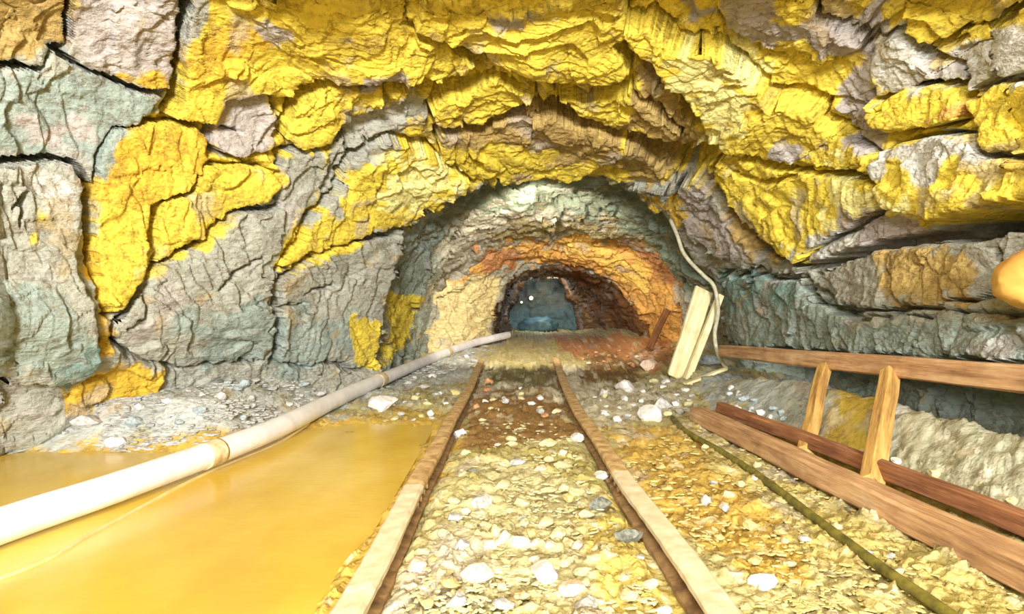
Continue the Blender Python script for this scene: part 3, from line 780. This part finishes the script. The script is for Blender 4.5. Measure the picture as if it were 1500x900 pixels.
put_beam('lower_plank', tl(1.185, 3.58, .095), tl(1.365, 1.02, .115), .05, .06, M_redbeam, tf)
put_beam('strut', tl(1.225, 2.60, .065), tl(1.625, 3.24, .36), .06, .05, M_post, tf, Vector((0, 1, 0)), 6)
put_beam('strut', tl(1.215, 2.10, .065), tl(1.62, 2.66, .385), .075, .05, M_post, tf, Vector((0, 1, 0)), 6)
p0, p1 = unproj(991, 553, 5.35), unproj(1031, 425, 5.55)
tag(put_beam('plank', p0, p1, .17, .035, M_plank, None, Vector((0.2, -1, 0.1)), 5, .002), 'wide pale new plank leaning against the right edge of the tunnel mouth', 'plank')
p0, p1 = unproj(1006, 557, 5.25), unproj(1055, 434, 5.45)
tag(put_beam('plank', p0, p1, .06, .045, M_plank, None, Vector((0.2, -1, 0.1)), 5, .002), 'narrow pale plank leaning just right of the wide one', 'plank')
p0, p1 = unproj(950, 512, 7.0), unproj(977, 455, 7.25)
tag(put_beam('pit_prop', p0, p1, .07, .07, M_darkwood, None, Vector((0, -1, 0)), 5), 'short dark stick leaning on the orange rock inside the tunnel', 'stick')
p0, p1 = floor_hit(1005, 562, .03), floor_hit(1062, 541, .05)
tag(put_beam('lath', p0, p1, .05, .02, M_plank, None, Vector((0, 0, 1)), 4), 'thin pale lath lying on the ground at the foot of the leaning planks', 'lath')

# ------------------------------------------------------------------ stones
def stone_mesh(seed, flat=0.6, sub=2):
    rnd = random.Random(seed); bm = bmesh.new(); bmesh.ops.create_icosphere(bm, subdivisions=sub, radius=0.5)
    planes = [(Vector((rnd.gauss(0, 1), rnd.gauss(0, 1), rnd.gauss(0, 1))).normalized(), rnd.uniform(.26, .42)) for _ in range(9)]
    for v in bm.verts:
        for n, d in planes:
            k = v.co.dot(n) - d
            if k > 0: v.co -= n * k
        v.co.x *= 1 + .25 * math.sin(seed); v.co.z *= flat
        v.co += Vector((rnd.uniform(-.02, .02),) * 3)
    me = bpy.data.meshes.new('stone'); bm.to_mesh(me); bm.free(); return me
def stone_mat(name, c1, c2): 
    return plain_material(name, c1, c2, 5, 0.75, 0.7)
SM = {'white': stone_mat('white_stone', lin(206,203,196), lin(238,236,233)), 'pale': stone_mat('pale_yellow_stone', lin(180,172,120), lin(210,202,158)),
      'yellow': stone_mat('yellow_stained_stone', lin(186,170,100), lin(208,192,132)), 'grey': stone_mat('grey_stone', lin(150,150,145), lin(205,202,195)),
      'blue': stone_mat('blue_grey_stone', lin(130,145,148), lin(190,200,198)), 'dark': stone_mat('dark_grey_stone', lin(80,85,78), lin(140,140,125)),
      'pink': stone_mat('pinkish_stone', lin(205,175,145), lin(232,212,190)), 'brown': stone_mat('brown_stone', lin(150,105,65), lin(215,160,110))}
SMESH = {}
for c in SM:
    SMESH[c] = []
    for s in range(5):
        m = stone_mesh(hash(c) % 97 * 0 + s * 13 + len(c) * 7, random.uniform(.5, .75), 2); m.materials.append(SM[c]); SMESH[c].append(m)
def stone(px, py, wpx, col, label=None, group=None, name='stone', sz=1.0):
    p = floor_hit(px, py); s = wpx / F * p.y
    o = bpy.data.objects.new(name, random.choice(SMESH[col])); COL.objects.link(o)
    o.location = (p.x, p.y, p.z + s * .14 * sz); o.scale = (s, s * random.uniform(.7, 1.0), s * random.uniform(.7, 1.0) * sz)
    o.rotation_euler = (random.uniform(-.2, .2), random.uniform(-.2, .2), random.uniform(-.6, .6))
    tag(o, label, 'stone', group); return o
for a in [
 (797,848,68,'white','large bright white stone in the middle of the trackbed'),
 (762,800,42,'white','white stone just behind the large bright white one on the trackbed'),
 (838,872,48,'pink','pinkish stone right in front of the large bright white one'),
 (880,702,36,'white','round white stone beside the joint of the right rail'),
 (920,795,56,'dark','dark grey stone on the trackbed close to the right rail'),
 (846,645,30,'white','white stone on the inner side of the right rail, far up the track'),
 (676,640,32,'white','white stone touching the inner side of the left rail, far up the track'),
 (1177,793,30,'white','small white stone beside the dark hose on the right'),
 (1116,860,56,'white','broad white stone at the front between right rail and dark hose'),
 (1062,748,26,'white','small white stone on yellow mud right of the right rail'),
 (706,742,44,'grey','rounded grey stone on the left half of the trackbed'),
 (700,850,52,'pink','flat pinkish stone on the left half of the trackbed near the front'),
 (692,696,26,'dark','small dark stone on the trackbed by the left rail'),
 (880,745,36,'dark','dark stone on the trackbed behind the larger dark grey one'),
 (952,614,46,'white','lilac-white stone in the rubble right of the track'),
 (915,572,46,'white','large pale stone topping the rubble heap below the leaning planks'),
 (970,598,40,'grey','grey stone in the rubble heap left of the low timber beam'),
 (972,898,34,'white','white stone at the front edge beside the right rail'),
 (270,556,34,'white','pale angular stone at the foot of the left rock wall'),
 (170,652,40,'white','pale stone at the edge of the pool left of the white pipe'),
 (130,642,46,'grey','long grey stone lying at the water edge under the left wall'),
 (952,540,42,'pink','lilac stone lying just left of the leaning planks'),
 (1040,535,36,'blue','pale blue stone right of the leaning planks under the upper beam end'),
 (560,600,60,'white','long white stone behind the pool at its far end'),
 (1430,745,40,'dark','dark stone in the bank under the upper timber beam'),
]: stone(*a)

WORDS = {'white': 'white', 'pale': 'pale yellowish', 'yellow': 'dull yellow', 'grey': 'grey', 'blue': 'blue-grey', 'dark': 'dark grey', 'pink': 'pinkish', 'brown': 'brown'}
LINES = [(np.array([[p.x + loc.x, p.y + loc.y] for p in ppath]), .10)] + [(l, .075) for l in RAIL_LINES] + [(np.array([[1.07, 3.62], [1.235, 1.02]]), .1), (np.array([[1.185, 3.58], [1.365, 1.02]]), .07)]
def clear_of_lines(p):
    for l, r_ in LINES:
        if line_d(np.array([p.x]), np.array([p.y]), l)[0][0] < r_: return False
    return True
PLACED = [(o.location.copy(), max(o.scale)) for o in COL.objects if o.name.startswith('stone')]
def scatter(n, poly, cols, wr, place, group):
    P_ = np.array(poly); lo, hi = P_.min(0), P_.max(0); k = 0; tries = 0
    while k < n and tries < 4000:
        tries += 1
        x, y = random.uniform(lo[0], hi[0]), random.uniform(lo[1], hi[1])
        if poly_sd(np.array([x]), np.array([y]), poly)[0] < 0: continue
        p = floor_hit(x, y)
        if not clear_of_lines(p): continue
        wpx = random.uniform(*wr) * (0.55 + 0.6 * (y - CY) / 150); s = wpx / F * p.y
        if any((p - q).length < 0.5 * (s + t) for q, t in PLACED): continue
        c = random.choice(cols)
        o = stone(x, y, wpx, c, 'small %s stone %s' % (WORDS[c], place), '%s %s' % (WORDS[c], group)); PLACED.append((p, s)); k += 1
scatter(62, [(560,895),(650,700),(690,640),(820,640),(880,700),(1000,895)], ['pale','pale','yellow','grey','pale','pink'], (9, 22), 'lying in the fine gravel of the trackbed between the rails', 'stones on the trackbed')
scatter(48, [(90,640),(250,560),(420,548),(560,545),(690,515),(690,540),(560,575),(420,618),(200,660)], ['grey','blue','grey','white','blue'], (10, 24), 'in the rubble between left wall and white pipe', 'stones at the foot of the left wall')
scatter(34, [(870,560),(960,560),(1030,560),(1010,600),(930,625),(860,610)], ['white','grey','pale','white'], (9, 20), 'in the rubble heap in front of the leaning planks', 'stones in front of the leaning planks')
scatter(22, [(700,560),(820,560),(830,610),(690,620)], ['white','grey','brown','pale'], (9, 18), 'on the dark stretch of trackbed before the tunnel', 'stones on the far trackbed')
scatter(18, [(830,515),(960,515),(970,535),(900,545),(840,530)], ['brown','brown','pink'], (8, 14), 'on the tunnel floor at the right', 'stones on the tunnel floor')
scatter(26, [(1060,570),(1150,570),(1160,630),(1070,600)], ['blue','grey','white'], (9, 20), 'behind the low beam, left of the struts', 'stones left of the struts')
scatter(26, [(1330,620),(1490,640),(1490,740),(1300,690)], ['grey','pale','pale','white'], (8, 18), 'in the bank under the upper beam, right of the struts', 'stones in the right bank')
scatter(30, [(1000,640),(1130,690),(1400,870),(1250,830),(1380,895),(1100,895),(960,700),(930,640)], ['yellow','pale','yellow','grey'], (8, 18), 'on the strip between right rail and low beam', 'stones right of the track')
scatter(20, [(560,580),(640,560),(680,580),(640,620),(570,615)], ['pale','grey','white','yellow'], (8, 18), 'between white pipe and left rail beyond the pool', 'stones beyond the pool')

# loose gravel too fine to count
def gravel(name, n, poly, label, mat, wr):
    vs, fs = [], []
    base = stone_mesh(3, .6, 1); bv = np.array([v.co[:] for v in base.vertices]); bf = np.array([p.vertices[:] for p in base.polygons])
    P_ = np.array(poly); lo, hi = P_.min(0), P_.max(0); k = 0
    while k < n:
        x, y = random.uniform(lo[0], hi[0]), random.uniform(lo[1], hi[1])
        if poly_sd(np.array([x]), np.array([y]), poly)[0] < 0: continue
        p = floor_hit(x, y); s = random.uniform(*wr) * (0.4 + .6 * (y - CY) / 300) / F * p.y; a = random.uniform(0, 6.28)
        R = np.array(Matrix.Rotation(a, 3, 'Z') @ Matrix.Rotation(random.uniform(-.3, .3), 3, 'X')) * np.array([random.uniform(.8, 1.9), random.uniform(.6, 1.1), .55]) * s
        vs.append(bv @ R.T + np.array([p.x, p.y, p.z + s * .06])); fs.append(bf + len(bv) * k); k += 1
    me = mesh_arrays(name, np.vstack(vs), np.vstack(fs), None, False)
    return tag(link(name, me, None, mat), label, 'gravel', None, 'stuff')
gravel('gravel', 1300, [(580,930),(685,660),(700,620),(820,620),(845,660),(985,930)], 'fine pale yellow gravel covering the trackbed between the rails', SM['pale'], (6, 12))
gravel('gravel', 1200, [(960,640),(1020,620),(1500,880),(1500,930),(1080,930),(900,680)], 'fine yellow gravel between the right rail and the low beam', SM['yellow'], (5, 11))
gravel('gravel', 1200, [(90,645),(250,560),(600,540),(720,500),(700,530),(560,580),(200,665)], 'fine grey gravel along the foot of the left wall', SM['grey'], (9, 18))

# rounded orange boulder in the right wall
bm = bmesh.new(); bmesh.ops.create_icosphere(bm, subdivisions=4, radius=1)
V = np.array([v.co[:] for v in bm.verts]); hN = 0.12 * fbm(V * 1.6, 4, 5) + 0.03 * facets(V * 2.2, 6)[0]
for v, h_ in zip(bm.verts, hN): v.co *= 1 + h_
for v in bm.verts: v.co.x *= .20; v.co.y *= .18; v.co.z *= .125
M_orange = plain_material('orange_stained_stone', lin(205,145,70), lin(226,186,90), 2.2, .6, .4)
o = put('boulder', bm, M_orange, None, True); o.location = unproj(1552, 410, 2.12); tag(o, 'rounded orange boulder set in the right rock wall at the edge of view', 'boulder')

# ------------------------------------------------------------------ far end of the drift: sheet-covered heap and two lamps
bm = bmesh.new(); bmesh.ops.create_icosphere(bm, subdivisions=4, radius=1)
V = np.array([v.co[:] for v in bm.verts]); hN = 0.22 * fbm(V * 1.8, 4, 15)
for v, h_ in zip(bm.verts, hN): v.co *= 1 + h_
for v in bm.verts: v.co.x *= .38; v.co.y *= .25; v.co.z *= .2
o = put('covered_heap', bm, M_tarp, None, True); q = unproj(788, 478, 12.4); o.location = (q.x, q.y, .30); tag(o, 'blue-green covered heap at the dark far end of the tunnel', 'heap')
for px, py, s, lab in ((778, 437, .042, 'brighter of the two small lamps glowing at the far end of the tunnel'), (764, 443, .024, 'fainter small lamp glowing left of the brighter one')):
    q = unproj(px, py, 12.55)
    r_ = empty('mine_lamp', q); tag(r_, lab, 'lamp', 'lamps at the far end')
    b = bmesh.new(); bmesh.ops.create_uvsphere(b, u_segments=14, v_segments=10, radius=s); put('lamp_glass', b, M_lamp, r_, True)
    b = bmesh.new(); bmesh.ops.create_cone(b, segments=12, radius1=s * 1.1, radius2=s * .7, depth=s * 1.5, cap_ends=True, matrix=Matrix.Translation((0, s * 1.3, 0)) @ Matrix.Rotation(-PI / 2, 4, 'X')); put('lamp_housing', b, M_black, r_)
    b = bmesh.new(); bmesh.ops.create_cone(b, segments=8, radius1=s * .2, radius2=s * .2, depth=.75, cap_ends=True, matrix=Matrix.Translation((0, s * 2 + .37, 0)) @ Matrix.Rotation(PI / 2, 4, 'X')); put('bracket', b, M_black, r_)
